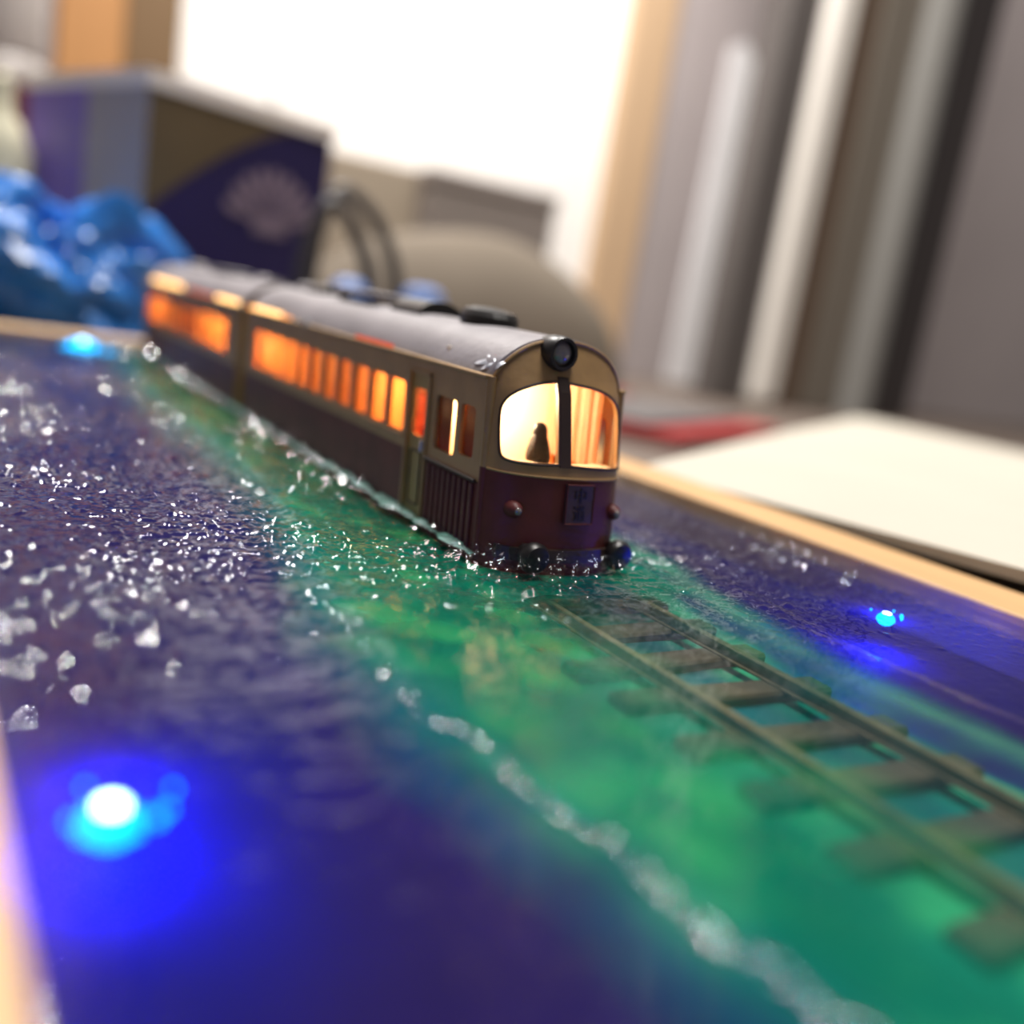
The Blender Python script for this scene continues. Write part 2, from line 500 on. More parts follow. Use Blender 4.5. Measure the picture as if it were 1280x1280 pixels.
tc = nt.nodes.new('ShaderNodeTexCoord'); nz = nt.nodes.new('ShaderNodeTexNoise'); nz.inputs['Scale'].default_value = 18; nz.inputs['Detail'].default_value = 4
nt.links.new(tc.outputs['Object'], nz.inputs['Vector'])
mrng = nt.nodes.new('ShaderNodeMapRange'); mrng.inputs[3].default_value = 0.75; mrng.inputs[4].default_value = 1.25
nt.links.new(nz.outputs['Fac'], mrng.inputs[0])
mul = nt.nodes.new('ShaderNodeMix'); mul.data_type = 'RGBA'; mul.blend_type = 'MULTIPLY'; mul.inputs['Factor'].default_value = 1
nt.links.new(at.outputs['Color'], mul.inputs['A']); nt.links.new(mrng.outputs[0], mul.inputs['B'])
nt.links.new(mul.outputs['Result'], p.inputs['Base Color']); p.inputs['Roughness'].default_value = 0.8; p.inputs['Specular IOR Level'].default_value = 0.1
nt.links.new(p.outputs[0], out.inputs[0])
bed = obj('painted_bed', (bv, bf), mt, tray, True)
ca = bed.data.attributes.new('pigment', 'FLOAT_COLOR', 'POINT')
ca.data.foreach_set('color', np.concatenate([colr, np.ones((len(colr), 1))], 1).astype(np.float32).ravel())

# ------------------------------------------------------------------ track under the water
track = thing('railway_track', 'brown model railway track sunk in the green water', 'track', (TC, 6, -0.5))
rail_vf = joinvf(box(-0.045, 0.045, -0.0, 30.0, -0.36, -0.24, 0.012, 1), box(-0.08, 0.08, 0.0, 30.0, -0.38, -0.35, 0.008, 1))
for sx in (-0.63, 0.63):
    v = [(TC + sx + x + 0.018 * math.sin(y * 1.3 + sx), 0.55 + y, z) for x, y, z in rail_vf[0]]
    obj('rail', (v, rail_vf[1]), 'rail', track)
first = None
for i in range(13):
    y = 1.85 + 0.82 * i
    if first is None:
        vf = box(TC - 1.27, TC + 1.27, y - 0.165, y + 0.165, -0.5, -0.375, 0.03, 1)
        first = obj('sleeper', vf, 'sleeper', track); base = first.location.copy(); sl = first
    else:
        sl = first.copy(); C.objects.link(sl); sl.location = base + Vector((random.uniform(-.05, .05), 0.82 * i + random.uniform(-.05, .05), 0)) * U
        sl.rotation_euler = (0, 0, random.uniform(-.05, .05))

# ------------------------------------------------------------------ the resin sea
CY0, CY1 = 9.0, 29.4                          # train along the tray


def wave(x, y):
    s = shoal_mask(x, y, 0.16)
    mid = sstep(4.5, 8.0, y)                                   # choppier farther up the tray
    near_train = np.exp(-(np.maximum(0, np.abs(x - 6.5) - 0.95) / 0.8) ** 2) * sstep(8.0, 9.0, y)
    ahead = np.exp(-((x - 6.5) / 1.6) ** 2) * np.exp(-((y - 8.4) / 0.7) ** 2)
    amp = (0.36 + 0.74 * mid) * (1 - 0.35 * s) + 0.6 * near_train + 0.5 * ahead
    patch = 0.55 + 0.9 * sstep(-0.2, 0.45, perlin(x * 0.5 + 11, y * 0.4 + 2))
    h = 0.014 * perlin(x * 0.9, y * 1.5 + 4) + 0.014 * perlin(x * 2.0 + 5, y * 3.6) + 0.011 * perlin(x * 4.2, y * 7.0 + 1)
    h += 0.0065 * perlin(x * 8.0 + 2, y * 11.0) + 0.0030 * perlin(x * 15.0 + 2, y * 17.0)
    r = 1 - np.abs(perlin(x * 1.5 + 20, y * 2.6 + 8)) * 2.2
    h += 0.010 * np.clip(r, 0, 1) ** 3
    r = 1 - np.abs(perlin(x * 3.6 + 2, y * 5.2 + 8)) * 2.4
    h += 0.008 * np.clip(r, 0, 1) ** 3
    pk = np.clip(perlin(x * 6.0 + 40, y * 8.0 + 3) - 0.15, 0, 1) + 0.6 * np.clip(perlin(x * 11.0, y * 13.0 + 50) - 0.14, 0, 1)
    h += 0.085 * pk * (0.42 + 0.84 * mid + 0.5 * mid * s)
    ridge = np.exp(-((x - np.interp(y, SY, SL) + 0.16 * perlin(x * 0.9 + 3.1, y * 0.9)) / 0.06) ** 2) * (0.3 + 0.7 * sstep(11, 8, y))
    lump = 0.1 + 2.6 * np.clip(perlin(x * 8 + 1, y * 8) - .05, 0, 1) + 2.0 * np.clip(perlin(x * 15 + 1, y * 14) - .05, 0, 1)
    return h * amp * patch + 0.045 * s + 0.026 * ridge * lump + 0.03 * (near_train + ahead) * np.clip(perlin(x * 3.2, y * 3.2 + 30) + 0.2, 0, 1)


ys = [Y0 + 0.001]
while ys[-1] < Y1 - 0.08:
    ys.append(ys[-1] + 0.021 + 0.0012 * max(0, ys[-1] - 4))
ys.append(Y1 - 0.001)
wv, wf, _, _ = grid_mesh(np.linspace(X0 + 0.001, X1 - 0.001, 420), np.array(ys), wave)
M['water'] = clear('clear_resin_surface', (0.93, 0.95, 0.98, 1), 0.045, 1.33, 0.4, 75)
o = obj('resin_sea', (wv, wf), 'water', None, True)
tag(o, 'rippled glossy resin sea, indigo with an emerald shoal along the track', 'water', kind='stuff')

# cloudy resin just under the surface (patchy pigment in suspension)
mt, nt, out = new_mat('cloudy_resin')
tr = nt.nodes.new('ShaderNodeBsdfTransparent'); df = nt.nodes.new('ShaderNodeBsdfDiffuse'); tl_ = nt.nodes.new('ShaderNodeBsdfTranslucent')
at = nt.nodes.new('ShaderNodeAttribute'); at.attribute_name = 'pigment'; al = nt.nodes.new('ShaderNodeAttribute'); al.attribute_name = 'cloud'
m1 = nt.nodes.new('ShaderNodeMixShader'); m1.inputs[0].default_value = 0.55; m2 = nt.nodes.new('ShaderNodeMixShader')
nt.links.new(at.outputs['Color'], df.inputs[0]); nt.links.new(at.outputs['Color'], tl_.inputs[0])
nt.links.new(df.outputs[0], m1.inputs[1]); nt.links.new(tl_.outputs[0], m1.inputs[2])
nt.links.new(al.outputs['Fac'], m2.inputs[0]); nt.links.new(tr.outputs[0], m2.inputs[1]); nt.links.new(m1.outputs[0], m2.inputs[2])
nt.links.new(m2.outputs[0], out.inputs[0])
cv, cf, cx_, cy_ = grid_mesh(np.linspace(X0 + 0.003, X1 - 0.003, 150), np.linspace(Y0 + 0.003, Y1 - 0.003, 330), lambda x, y: -0.15 + 0.02 * perlin(x * 1.1, y * 1.1))
cl = obj('cloudy_resin', (cv, cf), mt, o, True); cl['kind'] = 'stuff'
ca = cl.data.attributes.new('pigment', 'FLOAT_COLOR', 'POINT')
ca.data.foreach_set('color', np.concatenate([colr, np.ones((len(colr), 1))], 1).astype(np.float32).ravel())
ca = cl.data.attributes.new('cloud', 'FLOAT', 'POINT')
s = shoal_mask(cx_, cy_, 0.3)
cloud = 0.5 * (1 - s) + s * (0.30 + 0.40 * np.clip(perlin(cx_ * 0.9 + 4, cy_ * 0.9) + 0.4 * perlin(cx_ * 2.5, cy_ * 2.5), -0.5, 1))
cloud = cloud + 0.8 * sstep(1.5, 1.1, np.abs(cx_ - 6.5)) * sstep(7.7, 8.3, cy_)
cloud = np.clip(cloud + 0.35 * s * sstep(0.9, 1.5, np.abs(cx_ - TC)), 0.10, 0.92)
ca.data.foreach_set('value', cloud.astype(np.float32))

# foam around the waterline of the cars
V, F = [], []
rows = 0
for side in (-1, 1):
    ysf = np.arange(9.2, 29.2, 0.09)
    n0 = len(V)
    prof = [(-0.06, -0.02), (0.0, 0.045), (0.05, 0.035), (0.09, 0.01), (0.15, -0.04)]
    for y in ysf:
        w = 0.75 + 0.7 * float(perlin(np.array(y * 1.7), np.array(side * 3.3))) + 0.9 * float(perlin(np.array(y * 3.1), np.array(side * 8.3)))
        for dx, dz in prof:
            V.append((6.5 + side * (0.96 + max(-.06, dx * max(.25, w) * 1.2)), y, -0.002 + 0.6 * dz * max(.2, w) - 0.09 * max(0, .75 - w)))
    n = len(prof)
    for i in range(len(ysf) - 1):
        for j in range(n - 1):
            a = n0 + i * n + j
            F.append((a, a + 1, a + n + 1, a + n) if side > 0 else (a, a + n, a + n + 1, a + 1))
o = obj('foam_line', (V, F), 'foam', None, True)
tag(o, 'pale green foam line where the cars meet the water', 'foam', kind='stuff')

# blue LEDs under the resin
for (x, y, z, r, pw, lb) in ((0.90, 4.68, -0.10, 0.15, 4.0, 'brightest blue LED glowing beside the near-side wooden rim'),
                             (9.75, 6.75, -0.08, 0.11, 2.8, 'blue LED glowing between the train front and the pad-side rim'),
                             (3.85, 28.6, 0.02, 0.40, 0.2, 'cyan LED glowing by the far rim next to the rear car')):
    t = thing('blue_led', lb, 'led', (x, y, -0.6), 'blue LEDs in the resin')
    q = .55 if r > .3 else 1.0
    lens = obj('led_lens', lathe([(0.02, -r * .7 * q), (r * .6, -r * .55 * q), (r, -r * .1 * q), (r * .9, r * .3 * q), (r * .55, r * .6 * q), (0.02, r * .7 * q)], (x, y, z), 'z', 16), 'ledlens', t, True)
    obj('led_chip', lathe([(r * .4, r * .3 * q), (r * .5 * q, r * .5 * q), (r * .45 * q, r * .72 * q), (.01, r * .82 * q)], (x, y, z), 'z', 12), 'ledhot', lens)
    ld = bpy.data.lights.new('led_light', 'POINT'); ld.energy = pw; ld.color = (0.0, 0.02, 1.0); ld.shadow_soft_size = r * .3 * U
    lo = bpy.data.objects.new('led_light', ld); C.objects.link(lo); dn = math.hypot(x, y); lo.location = (0.42 * x / dn * U, 0.42 * y / dn * U, 0.26 * U); lo.parent = t
    for bx_, by_, br_ in ((-1.3, -.5, .16), (-1.05, -1.2, .22), (1.3, -.9, .24), (1.75, -.5, .14), (.5, -1.5, .18), (2.2, .8, .12), (-.6, 1.6, .12)):
        obj('led_glint', lathe([(.01, -r * br_), (r * br_, 0), (.01, r * br_)], (x + bx_ * r, y + by_ * r, -.02), 'z', 8), 'ledlens', t, True)  # added glowing dots standing for glints round the LED

# ------------------------------------------------------------------ the train
XC, HW = 6.5, 0.96
SHEAR = 0.12                                   # the cars lean back a little along the track
ARC_Z, ARC_H = 1.70, 0.80


def lean(vf):
    return [(x, y + SHEAR * z, z) for x, y, z in vf[0]], vf[1]


def face_y(x, z, y0=8.78):
    """Bowed nose of the leading car."""
    u = min(1.0, abs(x - XC) / HW)
    return y0 + 0.22 * u ** 2 + 0.24 * u ** 7 + 0.14 * max(0.0, z - 0.9) + 0.25 * max(0.0, z - 1.9)


def arch(scale=1.0, a0=0, a1=180, n=28, hw=HW, top=ARC_H):
    out = []
    for i in range(n + 1):
        a = math.radians(a0 + (a1 - a0) * i / n)
        out.append((XC + hw * scale * math.copysign(abs(math.cos(a)) ** 0.86, math.cos(a)), ARC_Z + top * scale * math.sin(a)))
    return out


def roof_vf(yfun0, yfun1, ny, scale=1.04, thick=0.05):
    sec = arch(scale, 17, 163, 26); inn = arch(scale - thick, 17, 163, 26)
    V, F = [], []
    k = len(sec)
    for j in range(ny + 1):
        for ring in (sec, inn):
            for x, z in ring:
                a, b = yfun0(x, z), yfun1(x, z)
                V.append((x, a + (b - a) * j / ny, z))
    R = 2 * k
    for j in range(ny):
        for i in range(k - 1):
            a = j * R + i
            F.append((a, a + 1, a + R + 1, a + R)); b = a + k
            F.append((b, b + R, b + R + 1, b + 1))
        for e in (0, k - 1):
            a = j * R + e
            F.append((a, a + R, a + R + k, a + k))
    for j in (0, ny):
        for i in range(k - 1):
            a = j * R + i
            F.append((a, a + k, a + k + 1, a + 1))
    return V, F


def side_plate(side, outline, holes, t=0.05, x=None):
    xo = XC + side * (HW if x is None else x); xi = xo - side * t
    return plate(outline, holes, lambda y, z: (xo, y, z), lambda y, z: (xi, y, z), 0.6)


def warm(name, loc, power, parent, r=0.06, col=(1.0, 0.66, 0.32)):
    ld = bpy.data.lights.new(name, 'POINT'); ld.energy = power; ld.color = col; ld.shadow_soft_size = r * U
    lo = bpy.data.objects.new(name, ld); C.objects.link(lo); lo.location = ((np.array(loc) - WPOS[parent.name]) * U).tolist(); lo.parent = parent


def ventilator(parent, y, lx, ly, h, kind, mat='black'):
    """Roof ventilators: a drum, a half-moon cowl, a flat board on feet."""
    z = ARC_Z + ARC_H * 1.04 - 0.03
    if kind == 'drum':
        vf = lathe([(lx * .9, 0), (lx, 0.03), (lx, h * .5), (lx * .9, h * .8), (lx * .5, h), (0.02, h * 1.03)], (XC, 0, 0), 'z', 24)
        vf = [(a, y + b * ly / lx, c + z) for a, b, c in vf[0]], vf[1]
    elif kind == 'cowl':
        pts = [(XC + lx * math.cos(math.radians(t)), z - 0.03 + h * math.sin(math.radians(t))) for t in range(0, 181, 15)]
        vf = prism_xz(pts, y - ly, y + ly)
    else:
        vf = joinvf(box(XC - lx, XC + lx, y - ly, y + ly, z + h * .55, z + h, 0.02, 1), *[box(XC + a * lx * .7 - .04, XC + a * lx * .7 + .04, y + b - .05, y + b + .05, z - .09, z + h * .6) for a in (-1, 1) for b in (-ly * .85, ly * .85)])
    return obj('roof_ventilator', lean(vf), mat, parent, False)


def car_shell(t, y0, y1, windows, front, lamp_ys):
    """Sides, roof, glazing and lit interior shared by both cars. windows: (y0, y1, z0, z1)."""
    ZB, ZT = 0.78, 1.99
    for side in (-1, 1):
        lower = [(y0, -0.25), (y1, -0.25), (y1, ZB), (y0, ZB)]
        if side < 0 and front:
            lower = [(y0, -0.25), (10.70, -0.25), (10.70, ZB), (y0, ZB)]
            obj('side_panel', lean(side_plate(side, lower, [])), 'maroon', t)
            lower = [(11.32, -0.25), (y1, -0.25), (y1, ZB), (11.32, ZB)]
        obj('side_panel', lean(side_plate(side, lower, [])), 'maroon', t)
        holes = [roundrect(a, b, c, d, 0.06, 3) for a, b, c, d in windows]
        band = [(y0, ZB), (y1, ZB), (y1, ZT), (y0, ZT)]
        if side < 0 and front:
            band = [(y0, ZB), (10.72, ZB), (10.72, 1.80), (11.34, 1.80), (11.34, ZB), (y1, ZB), (y1, ZT), (y0, ZT)]
            holes = [h for h in holes if not (10.72 < h[0][0] < 11.34)]
        obj('window_band', lean(side_plate(side, band, holes, 0.05, HW + 0.012)), 'cream', t)
        for a, b, c, d in windows:
            if side < 0 and front and 10.72 < (a + b) / 2 < 11.34:
                continue
            xo = XC + side * (HW - 0.03)
            obj('window_pane', lean(box(min(xo, xo - side * .012), max(xo, xo - side * .012), a - .02, b + .02, c - .02, d + .02)), 'pane', t)
        # sill and rain gutter
        xs_ = sorted((XC + side * (HW + 0.0), XC + side * (HW + 0.045)))
        obj('window_sill', lean(box(xs_[0], xs_[1], 11.42 if front else y0 + .5, y1 - 0.25, 0.90, 0.94, 0.008, 1)), 'cream', t)
        xs_ = sorted((XC + side * (HW - 0.06), XC + side * (HW + 0.06)))
        obj('rain_gutter', lean(box(xs_[0], xs_[1], y0 + 0.02, y1, 1.955, 2.005, 0.012, 1)), 'cream', t)
    # interior
    obj('interior_floor', lean(box(XC - .88, XC + .88, y0 + .1, y1 - .06, 0.66, 0.72)), 'lining', t)
    obj('ceiling_panel', lean(box(XC - .84, XC + .84, y0 + (1.2 if front else .1), y1 - .06, 1.90, 1.93)), 'lining', t)
    obj('window_blind', lean(box(XC + .78, XC + .81, y0 + (1.2 if front else .1), y1 - .06, 0.74, 1.9)), 'lining', t)
    for y in np.arange(y0 + (2.9 if front else 1.2), y1 - 0.8, 1.28):
        obj('seat', lean(joinvf(box(XC - .25, XC + .70, y - .10, y + .10, 0.72, 1.26, 0.05, 2), box(XC - .25, XC + .70, y - .32, y + .32, 0.72, 0.95, 0.04, 2))), 'seat', t)
    for a, b, c, d in windows:
        if front and a < 11.4: continue
        ks = [(a - .06 + (b - a + .12) * i / 12, XC - HW + .055 + .014 * (i % 2)) for i in range(13)]
        obj('window_blind', lean(([(x, y, z) for y, x in ks for z in (c - .05, d + .05)], [(2 * i, 2 * i + 1, 2 * i + 3, 2 * i + 2) for i in range(12)])), 'sheer', t)
    for (y, pw) in lamp_ys:
        b = obj('interior_lamp', lean(lathe([(0.02, -.05), (.05, -.03), (.06, 0), (.05, .04), (.02, .05)], (XC - 0.1, y, 1.80), 'z', 12)), 'bulb', t, True)
        warm('lamp_light', (XC - 0.15, y + SHEAR * 1.66, 1.66), pw, t)


car = thing('railcar', 'leading maroon and cream railcar with lit windscreen and headlamp', 'railcar', (XC, 14.2, 0), 'cars of the model train')
Y_F, Y_R = 9.25, 19.0
wins = [(9.50, 9.86, 1.00, 1.60), (9.98, 10.52, 0.94, 1.60), (10.85, 11.21, 0.98, 1.60)]
q = 11.46
while q < 18.3:
    wins.append((q, q + 0.50, 0.97, 1.63)); q += 0.645
car_shell(car, Y_F, Y_R, wins, True, [(12.0, 1.1), (14.6, 0.08), (16.6, 0.35), (17.7, 1.3)])
obj('roof', lean(roof_vf(lambda x, z: face_y(x, z) - 0.0, lambda x, z: Y_R + .03, 26)), 'roof', car, True)

# nose: lower panel, arched upper frame with two window openings
FB = 0.97
lo_out = [(XC - HW, -0.25), (XC + HW, -0.25), (XC + HW, FB), (XC - HW, FB)]
obj('nose_panel', lean(plate(lo_out, [], lambda x, z: (x, face_y(x, z), z), lambda x, z: (x, face_y(x, z) + .06, z), 0.12, 0.12)), 'maroon', car, True)
up_out = [(XC + HW, FB)] + arch(1.0, 0, 180, 30) + [(XC - HW, FB)]
WL = [(5.64, 1.16), (5.64, 1.66), (5.70, 1.80), (5.82, 1.91), (6.04, 2.00), (6.24, 2.037), (6.28, 2.04), (6.28, 2.0), (6.30, 1.16), (6.30, 1.12), (6.26, 1.115), (6.02, 1.10), (5.70, 1.10)]
WR = [(6.42, 2.0), (6.42, 2.04), (6.46, 2.037), (6.80, 2.01), (7.04, 1.95), (7.22, 1.84), (7.32, 1.68), (7.37, 1.45), (7.39, 1.10), (7.33, 1.08), (6.90, 1.09), (6.48, 1.11), (6.44, 1.11), (6.44, 1.15)]
def chaikin(p, n=2):
    for _ in range(n):
        p = [q_ for i in range(len(p)) for a_, b_ in ((p[i], p[(i + 1) % len(p)]),) for q_ in ((a_[0] * .8 + b_[0] * .2, a_[1] * .8 + b_[1] * .2), (a_[0] * .2 + b_[0] * .8, a_[1] * .2 + b_[1] * .8))]
    return p


WL, WR = chaikin(WL), chaikin(WR)
obj('nose_frame', lean(plate(up_out, [WL, WR], lambda x, z: (x, face_y(x, z) - .01, z), lambda x, z: (x, face_y(x, z) + .07, z), 0.08, 0.1)), 'cream', car, True)
for w in (WL, WR):
    obj('windscreen_pane', lean(plate(w, [], lambda x, z: (x, face_y(x, z) + .045, z), lambda x, z: (x, face_y(x, z) + .055, z), 0.1, 0.12)), 'windscreen', car, True)
    obj('window_gasket', lean(tube([(x, face_y(x, z) - .012, z) for x, z in dense(w, .08)], 0.018, 6, True)), 'darkbrown', car, True)
obj('mullion', lean(plate([(6.30, 1.09), (6.44, 1.09), (6.42, 2.10), (6.28, 2.10)], [], lambda x, z: (x, face_y(x, z) - .03, z), lambda x, z: (x, face_y(x, z) + .02, z), .2)), 'darkbrown', car)
obj('nose_beading', lean(tube([(x, face_y(x, z) - .012, z) for x, z in [(XC - HW + .02 + i * (2 * HW - .04) / 24, FB) for i in range(25)]], 0.016, 6)), 'cream', car, True)
obj('arch_beading', lean(tube([(x, face_y(x, z) - .02, z) for x, z in arch(1.0, 14, 166, 30)], 0.022, 6)), 'cream', car, True)
# corner posts round off nose to side
for side in (-1, 1):
    obj('corner_post', lean(tube([(XC + side * (HW - .035), Y_F + .015, -.25), (XC + side * (HW - .035), Y_F + .015, .97)], 0.06, 10)), 'maroon', car, True)
    obj('corner_post', lean(tube([(XC + side * (HW - .035), Y_F + .015, .97), (XC + side * (HW - .035), Y_F + .03, 1.99)], 0.06, 10)), 'cream', car, True)
# silver paint dab on the cornice
bm = bmesh.new(); bmesh.ops.create_icosphere(bm, subdivisions=3, radius=1)
for q_ in bm.verts:
    p_ = q_.co; n_ = 1 + .9 * float(perlin(np.array(p_.x * 1.7 + 2), np.array(p_.y * 1.7 + p_.z)))
    u_, w_ = p_.x * .15 * n_, p_.z * .035 * n_
    q_.co = (XC - .80 + u_ * .72 - w_ * .7, 9.52 + p_.y * .26 * n_, 2.17 + u_ * .70 + w_ * .7)
obj('paint_dab', lean(bm_out(bm)), 'silver', car, True)

# headlamp
hy = face_y(XC, 2.33) + SHEAR * 2.33
lamp = obj('headlamp', lathe([(.10, .30), (.17, .26), (.20, .1), (.205, -.12), (.185, -.16), (.15, -.16), (.14, -.10), (.02, -.10)], (6.30, hy, 2.36), 'y', 28), 'black', car, True)
obj('lens', lathe([(.02, -.16), (.07, -.15), (.135, -.10), (.02, -.09)], (6.30, hy, 2.36), 'y', 24), 'lens', lamp, True)
obj('lamp_bracket', box(6.23, 6.37, hy - .02, hy + .30, 2.1, 2.3, .02, 1), 'roof', lamp)
# tail lamps
for x, lb in ((5.80, None), (7.22, None)):
    y = face_y(x, .57) + SHEAR * .57
    tl = obj('tail_lamp', lathe([(.02, -.12), (.05, -.115), (.085, -.07), (.10, 0), (.10, .06)], (x, y, .57), 'y', 18), 'maroon', car, True)
    obj('lens', lathe([(.01, -.145), (.035, -.135), (.05, -.11), (.05, -.09)], (x, y, .57), 'y', 14), 'lens', tl, True)
# destination plate with two stacked characters
pyf = lambda x, z: face_y(x, z) - .045
plv = plate([(6.40, .46), (6.80, .46), (6.80, .91), (6.40, .91)], [], lambda x, z: (x, pyf(x, z), z), lambda x, z: (x, pyf(x, z) + .06, z), .1)
sign = obj('destination_plate', lean(plv), 'plate', car)
obj('plate_rim', lean(tube([(x, pyf(x, z) - .004, z) for x, z in dense([(6.40, .46), (6.80, .46), (6.80, .91), (6.40, .91)], .1)], .010, 5, True)), 'maroon', sign)
for ch, zc in (('\u4e2d', .79), ('\u9053', .585)):
    fc = bpy.data.curves.new('lettering', 'FONT'); fc.body = ch; fc.size = 1; fc.extrude = .02
    fo = bpy.data.objects.new('lettering_tmp', fc); C.objects.link(fo)
    bpy.context.view_layer.update()
    me = bpy.data.meshes.new_from_object(fo.evaluated_get(bpy.context.evaluated_depsgraph_get()))
    v = np.array([tuple(p.co) for p in me.vertices]) if len(me.vertices) else np.zeros((0, 3))
    f = [tuple(p.vertices) for p in me.polygons]
    bpy.data.objects.remove(fo); bpy.data.meshes.remove(me)
    if len(v):
        lo_, hi_ = v.min(0), v.max(0); v = (v - (lo_ + hi_) / 2) / max(hi_[0] - lo_[0], hi_[1] - lo_[1]) * .18
        vf = [(6.60 + p[0], pyf(6.60 + p[0], zc + p[1]) - .004 - (p[2] > 0) * .006, zc + p[1]) for p in v], f
        obj('lettering', lean(vf), 'platetext', sign)
# buffers and step beam
for x in (5.98, 7.28):
    y = face_y(x, .06)
    b = obj('buffer', lathe([(.06, .1), (.12, .05), (.125, -.10), (.18, -.12), (.185, -.20), (.15, -.25), (.02, -.27)], (x, y, .08), 'y', 22), 'black', car, True)
obj('buffer_beam', lean(plate([(5.66, .0), (7.36, .0), (7.36, .15), (5.66, .15)], [], lambda x, z: (x, face_y(x, z) - .05, z), lambda x, z: (x, face_y(x, z) + .02, z), .12)), 'darkbrown', car)
# grooved panelling on the cab side
for i in range(9):
    y = 9.42 + .14 * i
    obj('rib', lean(box(XC - HW - .03, XC - HW + .01, y, y + .085, -.1, .74, .012, 1)), 'maroon', car)
obj('belt_rail', lean(box(XC - HW - .05, XC - HW + .01, 9.36, 10.70, .755, .80, .01, 1)), 'darkbrown', car)
# passenger door
dr = obj('door', lean(side_plate(-1, [(10.74, .0), (11.30, .0), (11.30, 1.78), (10.74, 1.78)], [roundrect(10.85, 11.20, .99, 1.60, .05, 3)], .05, HW - .004)), 'door', car)
obj('door_pane', lean(box(XC - HW + .02, XC - HW + .035, 10.83, 11.22, .97, 1.62)), 'pane', dr)
obj('door_frame', lean(joinvf(box(XC - HW - .035, XC - HW, 10.70, 10.745, -.1, 1.82), box(XC - HW - .035, XC - HW, 11.295, 11.34, -.1, 1.82), box(XC - HW - .035, XC - HW, 10.70, 11.34, 1.785, 1.83))), 'cream', dr)
obj('door_moulding', lean(tube([(XC - HW - .006, y, z) for y, z in dense(roundrect(10.86, 11.18, .12, .80, .05, 3), .2)], .014, 6, True)), 'darkbrown', dr)
obj('door_handle', lean(box(XC - HW - .05, XC - HW, 10.80, 10.84, .82, .96, .01, 1)), 'silver', dr)
# cab
obj('cab_bulkhead', lean(box(XC - .86, XC + .86, 10.52, 10.58, .7, 2.2)), 'cablining', car)
obj('cab_desk', lean(plate([(5.70, .98), (7.32, .98), (7.32, 1.06), (5.70, 1.06)], [], lambda x, z: (x, face_y(x, z) + .08, z), lambda x, z: (x, face_y(x, z) + .42, z), .2)), 'cablining', car)
obj('cab_curtain', lean(joinvf(*[tube([(7.20 + .04 * math.sin(i * 1.7), 9.40 + i * .07, 1.0), (7.20 + .04 * math.sin(i * 1.7 + .3), 9.40 + i * .07, 2.02)], .048, 8) for i in range(16)])), 'peach', car, True)
obj('cab_curtain', lean(joinvf(*[tube([(5.72 + .02 * math.sin(i * 1.7), 10.05 + i * .07, 1.0), (5.72, 10.05 + i * .07, 1.80)], .04, 8) for i in range(3)])), 'seat', car, True)
for a_, b_ in ((10.22, 10.60), (9.62, 9.92)):
    obj('cab_blind', lean(box(XC - HW + .06, XC - HW + .075, a_, b_, .90, 1.68)), 'seat', car)
obj('cab_lamp', lean(lathe([(.02, -.05), (.06, -.03), (.075, 0), (.06, .04), (.02, .05)], (6.02, 10.05, 1.98), 'z', 12)), 'bulb', car, True)
warm('cab_light', (5.98, 10.2, 1.78), 2.6, car, .07, (1.0, 0.78, 0.52))
# glowing strips in place of interior light leaking under the roof edge
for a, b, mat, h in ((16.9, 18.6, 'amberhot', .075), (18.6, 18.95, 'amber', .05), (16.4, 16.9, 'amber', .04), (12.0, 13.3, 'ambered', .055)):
    obj('light_leak', lean(box(XC - HW - .04, XC - HW + .02, a, b, 2.0, 2.0 + h, .02, 2)), mat, car)
obj('gutter_stud', lean(lathe([(.02, -.07), (.06, -.04), (.07, 0), (.05, .05)], (XC - HW - .04, 15.5, 2.03), 'z', 12)), 'silver', car, True)
ventilator(car, 11.1, .36, .50, .24, 'drum'); ventilator(car, 13.0, .38, .50, .24, 'cowl')
ventilator(car, 15.0, .42, .85, .20, 'board', 'roof'); ventilator(car, 17.2, .30, .40, .22, 'cowl'); ventilator(car, 18.4, .2, .3, .15, 'drum', 'roof')
obj('end_panel', lean(prism_xz([(XC - HW, -.25), (XC + HW, -.25), (XC + HW, 1.7)] + arch(1.0, 2, 178, 20) + [(XC - HW, 1.7)], Y_R - .05, Y_R)), 'cream', car)

car2 = thing('railcar', 'trailing maroon and cream railcar coupled behind the headlamp car', 'railcar', (XC, 24.5, 0), 'cars of the model train')
Z_F, Z_R = 19.62, 29.3
wins2 = []
q = 20.55
while q < 28.6:
    wins2.append((q, q + .56, .97, 1.63)); q += .70
car_shell(car2, Z_F, Z_R, wins2, False, [(21.5, 1.4), (22.7, 0.6), (25.2, 0.12), (27.8, 1.5)])
obj('roof', lean(roof_vf(lambda x, z: Z_F - .03, lambda x, z: Z_R + .03, 20)), 'roof', car2, True)
for ya, yb in ((Z_F, Z_F + .05), (Z_R - .05, Z_R)):
    obj('end_panel', lean(prism_xz([(XC - HW, -.25), (XC + HW, -.25), (XC + HW, 1.7)] + arch(1.0, 2, 178, 20) + [(XC - HW, 1.7)], ya, yb)), 'cream', car2)
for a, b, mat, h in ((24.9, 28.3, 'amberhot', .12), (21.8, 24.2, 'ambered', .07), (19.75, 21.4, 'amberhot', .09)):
    obj('light_leak', lean(box(XC - HW - .04, XC - HW + .02, a, b, 2.0, 2.0 + h, .02, 2)), mat, car2)  # glowing strips standing for light that leaks at the roof joint
obj('gangway_bellows', lean(joinvf(*[box(XC - .62, XC + .62, y, y + .07, .1, 2.0, .02, 1) for y in np.arange(19.03, 19.56, .09)])), 'darkbrown', car2)
